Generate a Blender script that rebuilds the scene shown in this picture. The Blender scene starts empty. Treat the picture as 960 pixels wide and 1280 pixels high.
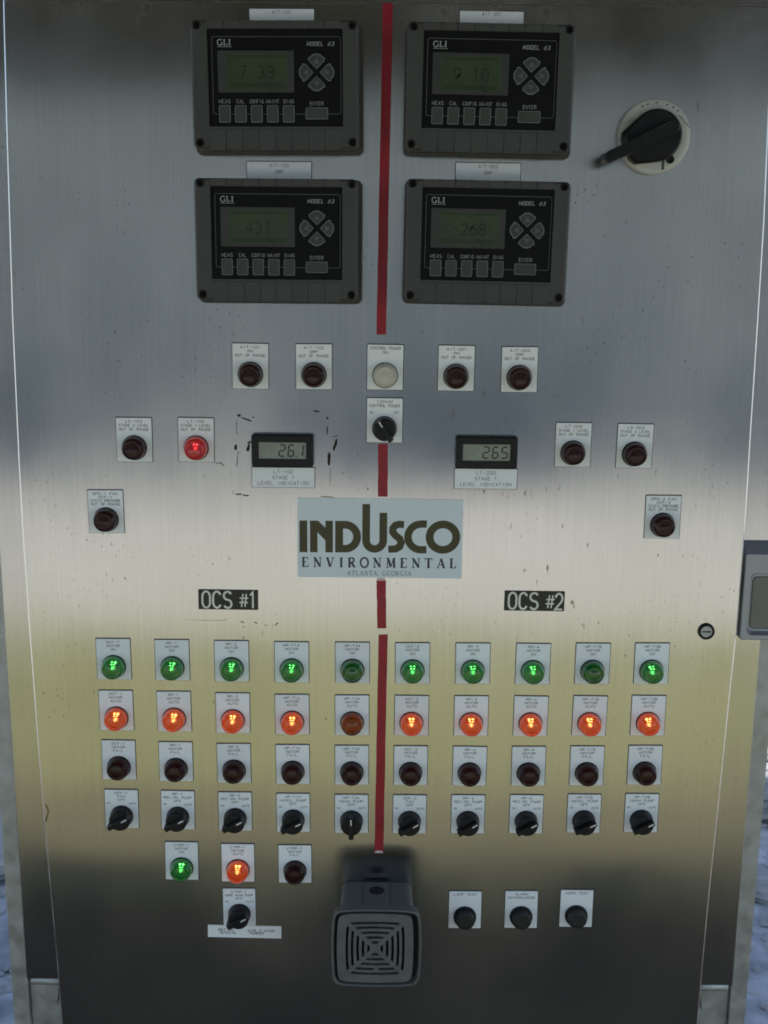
import bpy, math, random
from mathutils import Matrix, Vector
random.seed(7)
SC = bpy.context.scene
COL = SC.collection
R = math.radians
MM = 0.001

# ---------------------------------------------------------------- camera, sky, sun, exposure
cam_d = bpy.data.cameras.new('camera'); cam = bpy.data.objects.new('camera', cam_d); COL.objects.link(cam)
cam_d.sensor_fit = 'VERTICAL'; cam_d.sensor_height = 36.0; cam_d.lens = 39.52
cam_d.clip_start = 0.02; cam_d.clip_end = 2000
cam.matrix_world = Matrix.Translation((0, -1.343, 1.55)) @ Matrix.Rotation(R(90 - 11.87), 4, 'X') @ Matrix.Rotation(R(0.54), 4, 'Z')
SC.camera = cam

SUN = Vector((0.34, -1.07, 2.25)).normalized()
w = bpy.data.worlds.new('World'); SC.world = w; w.use_nodes = True
nt = w.node_tree; nt.nodes.clear()
sky = nt.nodes.new('ShaderNodeTexSky'); sky.sky_type = 'NISHITA'; sky.sun_disc = False
sky.sun_elevation = math.asin(SUN.z); sky.sun_rotation = math.atan2(SUN.x, SUN.y)
bg = nt.nodes.new('ShaderNodeBackground'); bg.inputs['Strength'].default_value = 0.15
wo = nt.nodes.new('ShaderNodeOutputWorld')
nt.links.new(sky.outputs[0], bg.inputs[0]); nt.links.new(bg.outputs[0], wo.inputs[0])
sd = bpy.data.lights.new('sun', 'SUN'); sd.energy = 3.6; sd.angle = R(0.5); sd.color = (1, 0.95, 0.87)
so = bpy.data.objects.new('sun', sd); COL.objects.link(so)
so.rotation_euler = SUN.to_track_quat('Z', 'Y').to_euler(); so.location = (3, -3, 6)
vs = SC.view_settings; vs.view_transform = 'Standard'; vs.look = 'None'; vs.gamma = 1; vs.use_curve_mapping = False
vs.exposure = 0.85
SC.cycles.use_denoising = True
SC.cycles.max_bounces = 10; SC.cycles.transmission_bounces = 8; SC.cycles.glossy_bounces = 4; SC.cycles.diffuse_bounces = 4
SC.cycles.filter_width = 1.8

# ---------------------------------------------------------------- materials
MATS = {}
def mat(name, col, rough=0.5, metal=0.0, var=0.08, scale=60.0, spec=0.5, emit=None, estr=0.0, trans=0.0, ior=1.45, bump=0.0, rvar=0.1, coat=0.0, orand=0.05):
    m = bpy.data.materials.new(name); m.use_nodes = True; t = m.node_tree; b = t.nodes['Principled BSDF']
    b.inputs['Roughness'].default_value = rough; b.inputs['Metallic'].default_value = metal
    b.inputs['Specular IOR Level'].default_value = spec; b.inputs['IOR'].default_value = ior
    b.inputs['Transmission Weight'].default_value = trans; b.inputs['Coat Weight'].default_value = coat; b.inputs['Coat Roughness'].default_value = 0.08
    tc = t.nodes.new('ShaderNodeTexCoord'); n = t.nodes.new('ShaderNodeTexNoise'); n.inputs['Scale'].default_value = scale; n.inputs['Detail'].default_value = 6
    t.links.new(tc.outputs['Object'], n.inputs['Vector'])
    r = t.nodes.new('ShaderNodeMapRange'); r.inputs[3].default_value = 1 - var; r.inputs[4].default_value = 1 + var
    r.inputs[1].default_value = 0.3; r.inputs[2].default_value = 0.7
    t.links.new(n.outputs['Fac'], r.inputs[0])
    x = t.nodes.new('ShaderNodeVectorMath'); x.operation = 'SCALE'; x.inputs[0].default_value = col[:3]
    oi = t.nodes.new('ShaderNodeObjectInfo'); orr = t.nodes.new('ShaderNodeMapRange'); orr.inputs[3].default_value = 1 - orand; orr.inputs[4].default_value = 1 + orand
    om = t.nodes.new('ShaderNodeMath'); om.operation = 'MULTIPLY'; t.links.new(oi.outputs['Random'], orr.inputs[0]); t.links.new(orr.outputs[0], om.inputs[0]); t.links.new(r.outputs[0], om.inputs[1])
    t.links.new(om.outputs[0], x.inputs['Scale']); t.links.new(x.outputs[0], b.inputs['Base Color'])
    if rvar:
        r2 = t.nodes.new('ShaderNodeMapRange'); r2.inputs[1].default_value = 0.3; r2.inputs[2].default_value = 0.7
        r2.inputs[3].default_value = max(0.02, rough - rvar); r2.inputs[4].default_value = min(1, rough + rvar)
        t.links.new(n.outputs['Fac'], r2.inputs[0]); t.links.new(r2.outputs[0], b.inputs['Roughness'])
    if bump:
        bp = t.nodes.new('ShaderNodeBump'); bp.inputs['Strength'].default_value = bump; bp.inputs['Distance'].default_value = 0.001
        t.links.new(n.outputs['Fac'], bp.inputs['Height']); t.links.new(bp.outputs[0], b.inputs['Normal'])
    if emit:
        b.inputs['Emission Color'].default_value = (*emit, 1); b.inputs['Emission Strength'].default_value = estr
    MATS[name] = m
    return m

def steel_mat(name, col, rough, aniso, dirt):
    m = bpy.data.materials.new(name); m.use_nodes = True; t = m.node_tree; b = t.nodes['Principled BSDF']; L = t.links.new
    def N(k): return t.nodes.new(k)
    b.inputs['Metallic'].default_value = 1.0
    tc = N('ShaderNodeTexCoord')
    def noise(scale, sx=1, sz=1, det=4, off=0.0):
        mp = N('ShaderNodeMapping'); mp.inputs['Scale'].default_value = (sx, 1, sz); mp.inputs['Location'].default_value = (off, off, off)
        n = N('ShaderNodeTexNoise'); n.inputs['Scale'].default_value = scale; n.inputs['Detail'].default_value = det
        L(tc.outputs['Object'], mp.inputs[0]); L(mp.outputs[0], n.inputs['Vector']); return n.outputs['Fac']
    def rng(s, a, b_, c, d, clamp=True):
        r = N('ShaderNodeMapRange'); r.clamp = clamp
        for i, v in enumerate((a, b_, c, d)): r.inputs[i + 1].default_value = v
        L(s, r.inputs[0]); return r.outputs[0]
    def mul(a, b_):
        x = N('ShaderNodeMath'); x.operation = 'MULTIPLY'
        for i, v in enumerate((a, b_)):
            if isinstance(v, float): x.inputs[i].default_value = v
            else: L(v, x.inputs[i])
        return x.outputs[0]
    streak = noise(420, 1, 0.012, 3)                       # vertical brushing
    cloud = noise(5, 1, 0.7, 5, 3.1)                        # smears and wiped patches
    br = rng(streak, 0.25, 0.75, 0.925, 1.055)
    br = mul(br, rng(cloud, 0.3, 0.7, 0.91, 1.06))
    sc = N('ShaderNodeVectorMath'); sc.operation = 'SCALE'; sc.inputs[0].default_value = col; L(br, sc.inputs['Scale'])
    # rust specks and drips with shapes of their own
    sp = rng(noise(330, 1, 0.42, 2, 8.0), 0.655, 0.72, 0, 1)
    where = rng(noise(11, 1, 1, 3, 5.2), 0.46, 0.64, 0, 1)
    speck = mul(sp, where)
    sp2 = rng(noise(130, 1, 0.33, 3, 1.7), 0.665, 0.73, 0, 1)
    speck2 = mul(sp2, rng(noise(7, 1, 1, 2, 12.2), 0.5, 0.66, 0, 1))
    mx = N('ShaderNodeMath'); mx.operation = 'MAXIMUM'; L(speck, mx.inputs[0]); L(speck2, mx.inputs[1])
    sx_ = N('ShaderNodeSeparateXYZ'); L(tc.outputs['Object'], sx_.inputs[0])
    top = mul(rng(noise(55, 1, 0.5, 4, 21.0), 0.56, 0.68, 0, 1), rng(sx_.outputs['Z'], 1.805, 1.842, 0, 0.9))   # rust run down from the top edge
    mx2 = N('ShaderNodeMath'); mx2.operation = 'MAXIMUM'; L(mx.outputs[0], mx2.inputs[0]); L(top, mx2.inputs[1])
    fac = mul(mul(mx2.outputs[0], dirt), rng(sx_.outputs['Z'], 0.78, 1.0, 0.05, 1))   # splashes dried on the upper part of the door
    mix = N('ShaderNodeMix'); mix.data_type = 'RGBA'; L(fac, mix.inputs['Factor']); L(sc.outputs[0], mix.inputs['A']); mix.inputs['B'].default_value = (0.115, 0.080, 0.045, 1)
    L(mix.outputs['Result'], b.inputs['Base Color'])
    L(rng(fac, 0, 1, 1, 0.9), b.inputs['Metallic'])
    ro = N('ShaderNodeMath'); ro.operation = 'ADD'; L(rng(cloud, 0.3, 0.7, rough - 0.05, rough + 0.08), ro.inputs[0]); L(mul(fac, 0.15), ro.inputs[1])
    L(ro.outputs[0], b.inputs['Roughness'])
    b.inputs['Anisotropic'].default_value = aniso
    tg = N('ShaderNodeCombineXYZ'); tg.inputs[0].default_value = 1.0; L(tg.outputs[0], b.inputs['Tangent'])
    bp = N('ShaderNodeBump'); bp.inputs['Strength'].default_value = 1.0; bp.inputs['Distance'].default_value = 0.0012
    wv = noise(4, 1, 0.8, 1, 7.7); L(wv, bp.inputs['Height'])
    L(bp.outputs[0], b.inputs['Normal'])
    MATS[name] = m; return m

steel_mat('brushed_stainless', (0.48, 0.475, 0.458), 0.19, 0.70, 0.9)
steel_mat('flange_stainless', (0.44, 0.435, 0.43), 0.20, 0.70, 0.6)
mat('edge_stainless', (0.72, 0.72, 0.72), 0.35, 1.0, 0.05, 30)
mat('galvanized', (0.42, 0.44, 0.43), 0.55, 0.75, 0.22, 45, bump=0.3)
mat('weld', (0.55, 0.56, 0.55), 0.35, 0.9, 0.3, 200, bump=0.5)
mat('plate_white', (0.80, 0.84, 0.84), 0.42, 0, 0.03, 25)
mat('plate_edge', (0.05, 0.05, 0.045), 0.6)
mat('ink', (0.045, 0.047, 0.05), 0.6)
mat('ink_grey', (0.16, 0.17, 0.17), 0.6)
mat('olive_ink', (0.062, 0.056, 0.022), 0.5)
mat('sign_vinyl', (0.68, 0.76, 0.79), 0.38, 0, 0.02, 20)
mat('black_engrave', (0.018, 0.018, 0.015), 0.4)
mat('white_engrave', (0.72, 0.72, 0.66), 0.5)
mat('red_tape', (0.28, 0.009, 0.022), 0.42, 0, 0.12, 40)
mat('tape_torn', (0.62, 0.50, 0.46), 0.7)
mat('residue', (0.022, 0.018, 0.010), 0.85, 0, 0.4, 300)
mat('residue_brown', (0.13, 0.10, 0.05), 0.8, 0, 0.4, 300)
mat('black_plastic', (0.010, 0.010, 0.011), 0.38, 0, 0.2, 120, spec=0.3)
mat('black_rubber', (0.016, 0.016, 0.016), 0.55, 0, 0.2, 150)
mat('housing_grey', (0.050, 0.053, 0.051), 0.55, 0, 0.10, 130, bump=0.1)
mat('gasket_grey', (0.05, 0.05, 0.045), 0.6)
mat('face_black', (0.006, 0.006, 0.007), 0.55, 0, 0.15, 60, spec=0.15)
mat('key_grey', (0.045, 0.048, 0.045), 0.6)
mat('face_print', (0.30, 0.32, 0.32), 0.5)
mat('key_line', (0.15, 0.18, 0.18), 0.55)
mat('lcd_frame', (0.036, 0.038, 0.036), 0.5)
mat('lcd_green', (0.029, 0.046, 0.020), 0.35, 0, 0.15, 45, emit=(0.20, 0.42, 0.10), estr=0.005)
mat('lcd_ink', (0.014, 0.022, 0.012), 0.5)
mat('lcd_grey', (0.25, 0.28, 0.23), 0.28, 0, 0.06, 60)
mat('lcd_black', (0.012, 0.014, 0.012), 0.5)
mat('screw', (0.012, 0.012, 0.012), 0.5, 0.3)
mat('horn_grey', (0.108, 0.113, 0.106), 0.55, 0.0, 0.14, 70, bump=0.15)
mat('horn_dark', (0.012, 0.012, 0.012), 0.8)
mat('disc_cream', (0.43, 0.44, 0.41), 0.5, 0, 0.10, 35)
mat('lens_green', (0.010, 0.21, 0.028), 0.05, trans=0.82, ior=1.22, rvar=0.02, coat=1.0)
mat('lens_orange', (0.95, 0.10, 0.012), 0.05, trans=0.82, ior=1.22, rvar=0.02, coat=1.0)
mat('lens_amber', (0.45, 0.075, 0.010), 0.05, trans=0.85, ior=1.12, rvar=0.02, coat=0.7)
mat('lens_red', (0.60, 0.006, 0.010), 0.05, trans=0.82, ior=1.22, rvar=0.02, coat=1.0)
mat('lens_green_lit', (0.010, 0.21, 0.028), 0.26, trans=0.82, ior=1.22, rvar=0.02, coat=1.0, emit=(0.02, 0.30, 0.05), estr=0.03)
mat('lens_orange_lit', (0.95, 0.10, 0.012), 0.26, trans=0.82, ior=1.22, rvar=0.02, coat=1.0, emit=(1.0, 0.13, 0.03), estr=0.05)
mat('lens_red_lit', (0.60, 0.006, 0.010), 0.26, trans=0.82, ior=1.22, rvar=0.02, coat=1.0, emit=(0.8, 0.01, 0.02), estr=0.03)
mat('lens_dark', (0.042, 0.012, 0.013), 0.2, trans=0.5, ior=1.15, rvar=0.03, coat=0.35)
mat('lens_white', (0.62, 0.59, 0.48), 0.35, trans=0.15, rvar=0.03)
mat('lamp_base', (0.55, 0.55, 0.52), 0.5)
mat('bulb_off', (0.3, 0.3, 0.28), 0.3)
mat('bulb_green', (0.5, 0.9, 0.5), 0.4, emit=(0.72, 1.0, 0.55), estr=6)
mat('bulb_orange', (0.9, 0.6, 0.4), 0.4, emit=(1.0, 0.80, 0.62), estr=7)
mat('bulb_red', (0.9, 0.3, 0.3), 0.4, emit=(1.0, 0.45, 0.42), estr=5)
mat('nose_off', (0.3, 0.3, 0.28), 0.3)
mat('nose_green', (0.3, 0.8, 0.3), 0.3, emit=(0.5, 1.0, 0.4), estr=2.4)
mat('nose_orange', (0.9, 0.5, 0.3), 0.3, emit=(1.0, 0.75, 0.5), estr=2.8)
mat('nose_red', (0.9, 0.3, 0.3), 0.3, emit=(1.0, 0.4, 0.4), estr=1.2)
mat('concrete', (0.31, 0.318, 0.33), 0.85, 0, 0.55, 9.0, bump=1.0)
mat('gravel', (0.47, 0.458, 0.405), 0.9, 0, 0.14, 1.5, bump=0.6)
mat('fade_strip_brown', (0.155, 0.142, 0.082), 0.9, 0, 0.2, 3, bump=0.6)
mat('shade_ground', (0.080, 0.060, 0.038), 0.85, 0, 0.2, 4, bump=0.6)  # dark tone stands in for floor shade
mat('added_verge_yellow', (0.235, 0.235, 0.110), 0.9, 0, 0.16, 2.5, bump=0.6)
mat('stone', (0.30, 0.30, 0.30), 0.85, 0, 0.3, 9, bump=0.8)
mat('added_wall_grey', (0.41, 0.42, 0.385), 0.85, 0, 0.12, 0.5)
mat('added_roof_sheet', (0.070, 0.064, 0.050), 0.6, 0.2, 0.1, 3)
mat('box_grey', (0.30, 0.32, 0.35), 0.45, 0.6, 0.1, 30)
mat('box_panel', (0.17, 0.17, 0.15), 0.5, 0.4, 0.12, 40)

# ---------------------------------------------------------------- mesh helpers (local frame: x right, z up, outward = -y; units mm)
class MB:
    def __init__(s): s.v = []; s.f = []; s.sm = []
    def add(s, v, f, smooth=False):
        o = len(s.v); s.v += [tuple(p) for p in v]; s.f += [tuple(i + o for i in q) for q in f]; s.sm += [smooth] * len(f); return s
    def box(s, x0, x1, h0, h1, z0, z1):
        v = [(x, -h, z) for x in (x0, x1) for h in (h0, h1) for z in (z0, z1)]
        return s.add(v, [(0, 2, 3, 1), (4, 5, 7, 6), (0, 4, 6, 2), (1, 3, 7, 5), (0, 1, 5, 4), (2, 6, 7, 3)])
    def loops(s, loops, cap0=False, cap1=True, smooth=False):
        """loops of equal length (x,h,z), outermost/back first"""
        n = len(loops[0]); v = [(x, -h, z) for lp in loops for x, h, z in lp]; f = []
        for k in range(len(loops) - 1):
            for i in range(n):
                j = (i + 1) % n
                f.append((k * n + i, k * n + j, (k + 1) * n + j, (k + 1) * n + i))
        o = len(s.v); s.add(v, f, smooth)
        if cap1: s.f.append(tuple(o + (len(loops) - 1) * n + i for i in range(n))); s.sm.append(False)
        if cap0: s.f.append(tuple(o + i for i in reversed(range(n)))); s.sm.append(False)
        return s
    def lathe(s, prof, n=32, cx=0, cz=0, smooth=True, cap0=False, cap1=True):
        return s.loops([[(cx + r * math.cos(2 * math.pi * i / n), h, cz + r * math.sin(2 * math.pi * i / n)) for i in range(n)] for r, h in prof], cap0, cap1, smooth)
    def rr(s, w, h, r, levels, cx=0, cz=0, n=4, cap0=False):
        """rounded rectangle prism, levels = [(inset, height)]"""
        return s.loops([[(cx + x, lv[1], cz + z) for x, z in rrect(w - 2 * lv[0], h - 2 * lv[0], max(0.05, r - lv[0]), n)] for lv in levels], cap0)
    def poly(s, pts, h0, h1):
        return s.loops([[(x, h0, z) for x, z in pts], [(x, h1, z) for x, z in pts]])
    def ring(s, outer, inner, h0, h1):
        n = len(outer)
        return s.loops([[(x, h0, z) for x, z in outer], [(x, h1, z) for x, z in outer], [(x, h1, z) for x, z in inner], [(x, h0, z) for x, z in inner]], False, False)
    def stroke(s, pts, wd, h):
        """flat mitred ribbon at height h"""
        pts = [Vector(p) for p in pts]; closed = len(pts) > 2 and (pts[0] - pts[-1]).length < 1e-6
        if closed: pts = pts[:-1]
        n = len(pts); L = []; Rr = []
        for i in range(n):
            a = pts[i - 1] if (i > 0 or closed) else None; b = pts[(i + 1) % n] if (i < n - 1 or closed) else None
            d1 = (pts[i] - a).normalized() if a is not None else None; d2 = (b - pts[i]).normalized() if b is not None else None
            if d1 is None: d1 = d2
            if d2 is None: d2 = d1
            n1 = Vector((-d1.y, d1.x)); n2 = Vector((-d2.y, d2.x)); m = n1 + n2
            if m.length < 1e-4: m = n1.copy()
            m.normalize(); k = 1 / max(0.45, m.dot(n1))
            L.append(pts[i] + m * (wd / 2 * k)); Rr.append(pts[i] - m * (wd / 2 * k))
        v = [(p.x, -h, p.y) for p in L] + [(p.x, -h, p.y) for p in Rr]
        f = [(n + i, n + (i + 1) % n, (i + 1) % n, i) for i in range(n if closed else n - 1)]
        return s.add(v, f)
    def mesh(s, name, m):
        me = bpy.data.meshes.new(name); me.from_pydata([(x * MM, y * MM, z * MM) for x, y, z in s.v], [], s.f); me.update()
        me.polygons.foreach_set('use_smooth', s.sm); me.materials.append(MATS[m]); return me
def rrect(w, h, r, n=4):
    p = []
    for cx, cz, a0 in ((w / 2 - r, h / 2 - r, 0), (-w / 2 + r, h / 2 - r, 90), (-w / 2 + r, -h / 2 + r, 180), (w / 2 - r, -h / 2 + r, 270)):
        for i in range(n + 1):
            a = R(a0 + 90 * i / n); p.append((cx + r * math.cos(a), cz + r * math.sin(a)))
    return p
def obj(name, me, parent=None, loc=(0, 0, 0), rot=None):
    o = bpy.data.objects.new(name, me); COL.objects.link(o); o.parent = parent
    o.location = [c * MM for c in loc]
    if rot: o.rotation_euler = rot
    return o
def part(name, mb, m, parent, label=None):
    o = obj(name, mb.mesh(name, m), parent)
    if label: o['label'] = label
    return o
def tag(o, label, cat, group=None):
    o['label'] = label; o['category'] = cat
    if group: o['group'] = group
    return o
def thing(name, label, cat, x=0, z=0, group=None, tilt=0.0, y=0.0):
    o = bpy.data.objects.new(name, None); COL.objects.link(o); o.empty_display_size = 0.02
    o.location = (x * MM, y * MM, z * MM); o.rotation_euler = (0, R(tilt), 0)
    return tag(o, label, cat, group)
def structure(name, me, loc=(0, 0, 0)):
    o = obj(name, me, None, loc); o['kind'] = 'structure'; return o

# ---------------------------------------------------------------- stroke lettering (engraver's single-line alphabet, cap height 6)
def arc(cx, cy, rx, ry, a0, a1, n=8):
    return [(cx + rx * math.cos(R(a0 + (a1 - a0) * i / n)), cy + ry * math.sin(R(a0 + (a1 - a0) * i / n))) for i in range(n + 1)]
G = {
 'A': [[(0, 0), (2, 6), (4, 0)], [(.7, 2), (3.3, 2)]], 'B': [[(0, 0), (0, 6), (2.6, 6), (3.6, 5.2), (3.6, 4), (2.6, 3.2), (0, 3.2)], [(2.6, 3.2), (4, 2.4), (4, .9), (2.8, 0), (0, 0)]],
 'C': [arc(2, 4, 2, 2, 25, 180, 6) + arc(2, 2, 2, 2, 180, 335, 6)], 'D': [[(0, 0), (0, 6), (2, 6)] + arc(2, 3, 2, 3, 90, -90, 8)[1:] + [(0, 0)]],
 'E': [[(4, 6), (0, 6), (0, 0), (4, 0)], [(0, 3.1), (3, 3.1)]], 'F': [[(4, 6), (0, 6), (0, 0)], [(0, 3.1), (3, 3.1)]],
 'G': [arc(2, 4, 2, 2, 25, 180, 6) + arc(2, 2, 2, 2, 180, 360, 6) + [(4, 2.8), (2.4, 2.8)]], 'H': [[(0, 0), (0, 6)], [(4, 0), (4, 6)], [(0, 3.1), (4, 3.1)]],
 'I': [[(2, 0), (2, 6)]], 'K': [[(0, 0), (0, 6)], [(4, 6), (0, 2.4)], [(1.4, 3.6), (4, 0)]], 'L': [[(0, 6), (0, 0), (3.6, 0)]],
 'M': [[(-.3, 0), (-.1, 6), (2, 1.2), (4.1, 6), (4.3, 0)]], 'N': [[(0, 0), (0, 6), (4, 0), (4, 6)]],
 'O': [arc(2, 4, 2, 2, 0, 180, 8) + arc(2, 2, 2, 2, 180, 360, 8) + [(4, 4)]], 'P': [[(0, 0), (0, 6), (2.6, 6), (4, 5.3), (4, 3.6), (2.6, 2.9), (0, 2.9)]],
 'p': [[(0, -1.6), (0, 3.6)], arc(1.6, 2, 1.6, 1.7, 0, 360, 10)], 'R': [[(0, 0), (0, 6), (2.6, 6), (4, 5.3), (4, 3.8), (2.6, 3.1), (0, 3.1)], [(2.2, 3.1), (4, 0)]],
 'S': [arc(2, 4.5, 2, 1.5, 25, 270, 8) + arc(2, 1.5, 2, 1.5, 90, -155, 8)[1:]], 'T': [[(0, 6), (4, 6)], [(2, 6), (2, 0)]],
 'U': [[(0, 6)] + arc(2, 2, 2, 2, 180, 360, 8) + [(4, 6)]], 'V': [[(0, 6), (2, 0), (4, 6)]], 'W': [[(0, 6), (1, 0), (2, 4), (3, 0), (4, 6)]],
 'X': [[(0, 0), (4, 6)], [(0, 6), (4, 0)]], 'Y': [[(0, 6), (2, 3), (4, 6)], [(2, 3), (2, 0)]], 'Z': [[(0, 6), (4, 6), (0, 0), (4, 0)]],
 '0': [arc(2, 4, 2, 2, 0, 180, 8) + arc(2, 2, 2, 2, 180, 360, 8) + [(4, 4)]], '1': [[(.8, 4.8), (2.2, 6), (2.2, 0)]],
 '2': [arc(2, 4.1, 1.9, 1.9, 170, -35, 8) + [(0.1, 0), (4, 0)]], '3': [arc(2, 4.5, 1.8, 1.5, 150, -90, 8) + arc(2, 1.5, 2, 1.5, 90, -150, 8)[1:]],
 '4': [[(3, 0), (3, 6), (0, 1.9), (4.2, 1.9)]], '5': [[(3.8, 6), (.5, 6), (.2, 3.3)] + arc(2, 2, 2, 2, 120, -145, 9)], '6': [[(3.3, 6), (1, 4)] + arc(2, 2, 2, 2, 150, 510, 14)],
 '7': [[(0, 6), (4, 6), (1.5, 0)]], '8': [arc(2, 4.5, 1.7, 1.5, -90, 270, 12), arc(2, 1.5, 2, 1.5, 90, 450, 12)], '9': [[(.7, 0), (3, 2)] + arc(2, 4, 2, 2, -30, 330, 14)],
 '-': [[(.6, 3), (3.4, 3)]], '.': [[(1.6, .25), (2.3, .25)]], ',': [[(2, .6), (1.6, -1)]], '#': [[(1, 0), (1.7, 6)], [(2.6, 0), (3.3, 6)], [(0, 2), (4, 2)], [(.2, 4), (4.2, 4)]], ' ': []}
def text(mb, s, cx, z, cap, wd, h, sx=1.0, adv=5.6, slant=0.0, align='c'):
    """s centred on cx with its cap top at z"""
    k = cap / 6; tot = (len(s) * adv - (adv - 4)) * k * sx
    x0 = cx - tot / 2 if align == 'c' else cx
    n = 0
    for i, c in enumerate(s):
        for st in G[c]:
            mb.stroke([(x0 + (i * adv * sx + px * sx + slant * py) * k, z - cap + py * k) for px, py in st], wd, h + 0.012 * (n % 3)); n += 1
    return mb
# roman alphabet with thick and thin strokes and serifs
def serif(mb, s, x0, z, cap, h, adv, thick, thin, wscale=1.0):
    k = cap / 6; T, t = thick, thin
    def S(*a): return a
    gl = {'E': ([T, [(1, 0), (1, 6)]], [t, [(0, 5.85), (3.8, 5.85), (3.9, 4.6)]], [t, [(1, 3.1), (2.9, 3.1)]], [t, [(0, .15), (3.9, .15), (4.2, 1.5)]]),
      'N': ([t, [(.9, 0), (.9, 6)]], [T, [(.7, 6), (4.4, 0.3)]], [t, [(4.5, 0), (4.5, 6)]], [t, [(-.1, 5.85), (1, 5.85)]], [t, [(3.6, 5.85), (5.3, 5.85)]], [t, [(0, .15), (1.8, .15)]]),
      'V': ([T, [(.6, 6), (2.5, 0.1)]], [t, [(4.5, 6), (2.6, 0.1)]], [t, [(-.2, 5.85), (1.6, 5.85)]], [t, [(3.6, 5.85), (5.2, 5.85)]]),
      'I': ([T, [(1.5, 0), (1.5, 6)]], [t, [(.5, 5.85), (2.5, 5.85)]], [t, [(.5, .15), (2.5, .15)]]),
      'R': ([T, [(1, 0), (1, 6)]], [t, [(0, 5.85), (2.6, 5.85)]], [T * .8, arc(2.5, 4.45, 1.4, 1.4, 90, -90, 8)], [t, [(1, 3.05), (2.5, 3.05)]], [T, [(2.2, 3), (4.4, 0)]], [t, [(0, .15), (2, .15)]], [t, [(4, .15), (5, .15)]]),
      'O': ([T * .8, arc(2.6, 3, 2.5, 3, 0, 360, 24)],),
      'M': ([t, [(.9, 0), (1.1, 6)]], [T, [(1.2, 6), (3.1, .4)]], [t, [(3.1, .4), (5, 6)]], [T, [(5.1, 6), (5.3, 0)]], [t, [(0, 5.85), (1.2, 5.85)]], [t, [(5, 5.85), (6.1, 5.85)]], [t, [(0, .15), (1.8, .15)]], [t, [(4.4, .15), (6.2, .15)]]),
      'T': ([T, [(2.4, 0), (2.4, 6)]], [t, [(.1, 4.6), (.2, 5.85), (4.6, 5.85), (4.7, 4.6)]], [t, [(1.4, .15), (3.4, .15)]]),
      'A': ([t, [(.6, 0), (2.6, 6)]], [T, [(2.6, 6), (4.6, 0)]], [t, [(1.2, 2.1), (3.9, 2.1)]], [t, [(-.2, .15), (1.4, .15)]], [t, [(3.7, .15), (5.4, .15)]]),
      'L': ([T, [(1, 0), (1, 6)]], [t, [(0, 5.85), (2, 5.85)]], [t, [(0, .15), (3.7, .15), (4, 1.7)]]),
      'G': ([T * .8, arc(2.8, 3, 2.5, 3, 40, 320, 16)], [T, [(4.7, 2.6), (4.7, .6)]], [t, [(3.8, 2.6), (5.4, 2.6)]]), ',': ([T, [(.8, .4), (.5, -.9)]],), ' ': ()}
    wid = {'E': 4.4, 'N': 5.3, 'V': 5.1, 'I': 2.7, 'R': 5.0, 'O': 5.2, 'M': 6.2, 'T': 4.8, 'A': 5.2, 'L': 4.1, 'G': 5.5, ',': 1.4, ' ': 2}
    x = x0; n = 0
    for c in s:
        for wd, st in gl[c]:
            mb.stroke([(x + px * k * wscale, z - cap + py * k) for px, py in st], wd * k, h + 0.012 * (n % 4)); n += 1
        x += wid[c] * k * wscale + adv
    return x
def serif_width(s, cap, adv, wscale=1.0):
    d = MB(); return serif(d, s, 0, 0, cap, 0, adv, 1, .5, wscale) - adv

# ---------------------------------------------------------------- setting: ground, and strips added for the steel to mirror
def sheet(x0, x1, y0, y1, z, name, m, nx=1, ny=1, amp=0.0):
    mb = MB(); v = []; f = []
    for j in range(ny + 1):
        for i in range(nx + 1):
            v.append(((x0 + (x1 - x0) * i / nx) * 1000, (y0 + (y1 - y0) * j / ny) * 1000, (z + (random.uniform(-amp, amp) if amp else 0)) * 1000))
    for j in range(ny):
        for i in range(nx):
            a = j * (nx + 1) + i; f.append((a, a + 1, a + nx + 2, a + nx + 1))
    mb.add(v, f); return structure(name, mb.mesh(name, m))
sheet(-300, 300, -300, 300, 0, 'ground', 'gravel')
sheet(-40, 40, -3.5, -1.9, 0.004, 'added_verge', 'added_verge_yellow')  # added strip, gives the steel its yellowish mirrored band
sheet(-40, 40, -1.896, -1.20, 0.004, 'added_fade_strip', 'fade_strip_brown')  # added brown strip, steps the mirrored ground down towards dark
sheet(-3.0, 3.0, -1.196, 0.45, 0.004, 'shade_apron', 'shade_ground')  # dark sheet, floor shade put into its colour for the mirrored bottom
sheet(-3.0, 3.0, 0.454, 3.2, 0.008, 'concrete_floor', 'concrete', 50, 40, 0.006)

# ---------------------------------------------------------------- control cabinet
cab = thing('control_cabinet', 'tall brushed stainless steel control cabinet on welded galvanized legs', 'cabinet', 0, 0)
door_edge = [(-429, 540), (-429, 556), (-431.3, 665), (-436, 801), (-439.6, 954), (-442.2, 1110), (-443.6, 1237), (-443.2, 1331), (-441, 1498), (-438, 1604), (-435, 1714), (-431.5, 1821), (-430.5, 1848)]
right_edge = [(430, 540), (430.2, 566), (431, 657), (433, 772), (436.8, 914), (439.8, 1045), (442, 1114), (442.5, 1220), (442, 1295), (440.6, 1378), (439.2, 1491), (437.5, 1613), (434, 1714), (430.5, 1821), (429.5, 1848)]
outline = right_edge + door_edge[::-1]
def inset(p, d):
    x, z = p; return (x - d * (1 if x > 0 else -1), z - d * (1 if z > 1800 else (-1 if z < 545 else 0)))
mb = MB()
mb.loops([[(*[inset(p, d)[0]], h, inset(p, d)[1]) for p in outline] for d, h in ((0.0, -19), (0.0, -1.6), (1.7, 0.0))])
door = part('door', mb, 'brushed_stainless', cab)
me = door.data; me.materials.append(MATS['edge_stainless'])
nO = len(outline)
for i, p in enumerate(me.polygons):
    if i < 2 * nO: p.material_index = 1
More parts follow.
